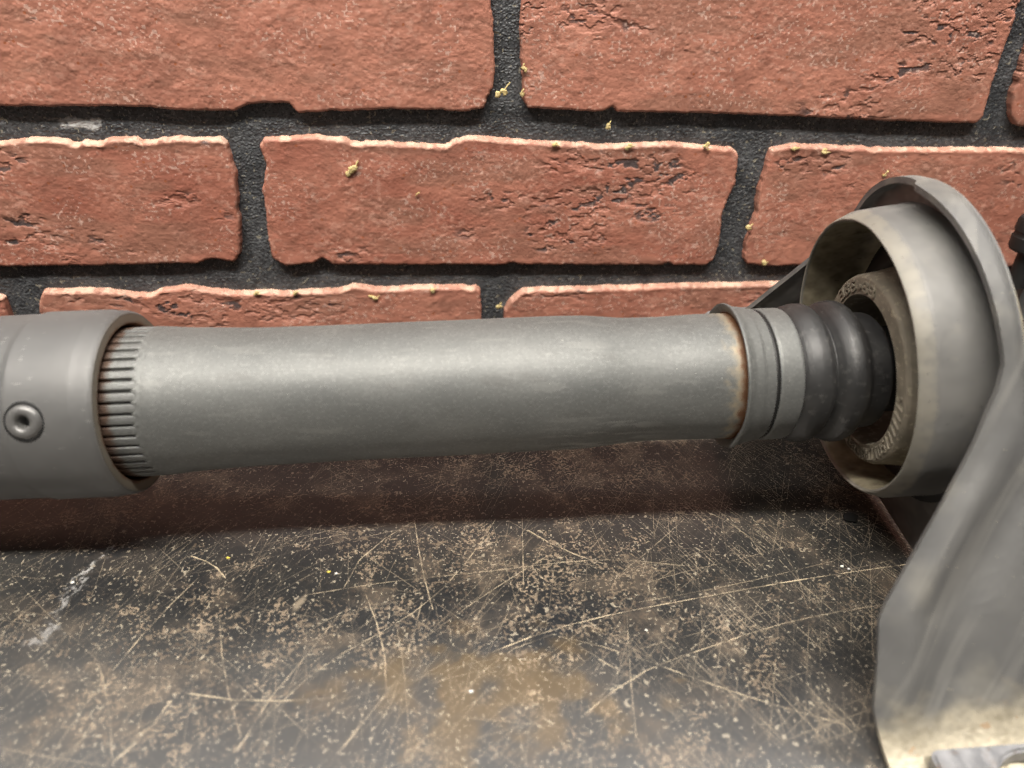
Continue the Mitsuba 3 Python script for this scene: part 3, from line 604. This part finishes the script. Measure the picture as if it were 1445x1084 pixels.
HUSKS = [(-38.1, 63.3, 6.4, .9, 8, 'curled yellow husk stuck on the central brick face'), (22.7, 94.4, 6.0, .8, 3, 'long straw husk in the upright joint between the two upper bricks'),
         (29.7, 102.3, 2.0, 1.5, 2, 'small husk on the left edge of the upper right brick'), (29.6, 93.2, 2.2, 1.3, 2, 'small husk low on the left edge of the upper right brick'),
         (65.4, 81.5, 3.4, 1.1, 2, 'slanted straw bit in the black joint under the upper right brick'),
         (75.9, 72.8, 3.6, .2, 4, 'yellow clump on the top edge of the central brick right of its middle'), (44.7, 73.0, 3.0, .1, 2, 'yellow smear on the top edge of the central brick near its middle'),
         (108.4, 72.6, 2.6, -.6, 2, 'yellow bit on the top edge of the central brick near its right end'), (146.5, 72.6, 3.6, .1, 5, 'yellow clump on the top left corner of the right middle brick'),
         (161, 71.4, 2.6, -.3, 3, 'second yellow clump on the top edge of the right middle brick'), (134.5, 38.6, 2.4, .9, 5, 'round yellow lump on the left edge of the right middle brick'),
         (190.5, 63, 2.4, 1.2, 1, 'tiny straw bit on the face of the right middle brick'), (-68.1, 7.2, 2.2, .7, 3, 'yellow bit on the top edge above the splines'),
         (-85.2, 6.4, 2.2, .1, 3, 'yellow bit on the lowest brick nearest the housing'), (-33.7, 4.4, 3.4, .2, 3, 'yellow flake on the lowest brick left of the tube middle'),
         (-7.3, 8.0, 2.4, .5, 3, 'yellow bit on the lowest left brick near its right end'), (23.0, .2, 2.2, 1.2, 4, 'yellow lump in the lowest upright joint above the tube'),
         (145.9, 20.9, 2.0, .4, 3, 'yellow bit at the bottom edge of the right middle brick'), (-12.6, 52.5, 2.6, .9, 0, 'thin pale straw splinter on the central brick face')]
for i, (x, z, L, a, lumps, text) in enumerate(HUSKS):
    key = 'straw_husk' + ('' if i == 0 else f'_{i:03d}')
    put(key, husk(x, z, L, a, 11 + i, lumps), 'm_straw', smooth=True); lab(key, text, 'straw husk', 'dry straw bits on the brick wall')
def flake():
    pg = Polygon([(-2.6, -.6), (-1.6, 1.7), (1.2, 2.0), (2.7, .9), (1.0, -1.9), (-1.2, -1.5)]); m = trimesh.creation.extrude_polygon(pg, .5, engine='earcut'); m.apply_scale(MM); m.apply_translation([.1206, -.1467, .0003]); return m
put('black_flake', flake(), 'm_black', smooth=False); lab('black_flake', 'small black flake on the workbench below the bearing ring', 'flake')
CR = [(108.9, -165.3, .55, 'm_white_crumb', 'tiny white crumb on the workbench near the bracket arm'), (110.4, -166.3, .42, 'm_white_crumb', 'tinier white crumb beside the one near the bracket arm'),
      (3.4, -198.3, .55, 'm_white_crumb', 'white curl on the ochre stained part of the workbench'), (48.2, -183.6, .38, 'm_white_crumb', 'white crumb below the long bright scratch on the workbench'),
      (-62, -153.7, .5, 'm_yellow_crumb', 'yellow crumb on the workbench just below the tube shadow'), (-33.9, -160.2, .5, 'm_yellow_crumb', 'bright yellow crumb on the workbench above the dented spot'),
      (-31.8, -160.8, .42, 'm_white_crumb', 'white crumb just right of the bright yellow crumb'), (-100.0, -160.5, .5, 'm_white_crumb', 'white crumb on the workbench left of the chalky streak')]
for i, (x, y, r, mat, text) in enumerate(CR):
    m = crumb([r, r * .7, r * .6], 90 + i); m.apply_translation([x, y, r * .45]); m.apply_scale(MM)
    key = 'crumb' + ('' if i == 0 else f'_{i:03d}'); put(key, m, mat, smooth=True); lab(key, text, 'crumb')
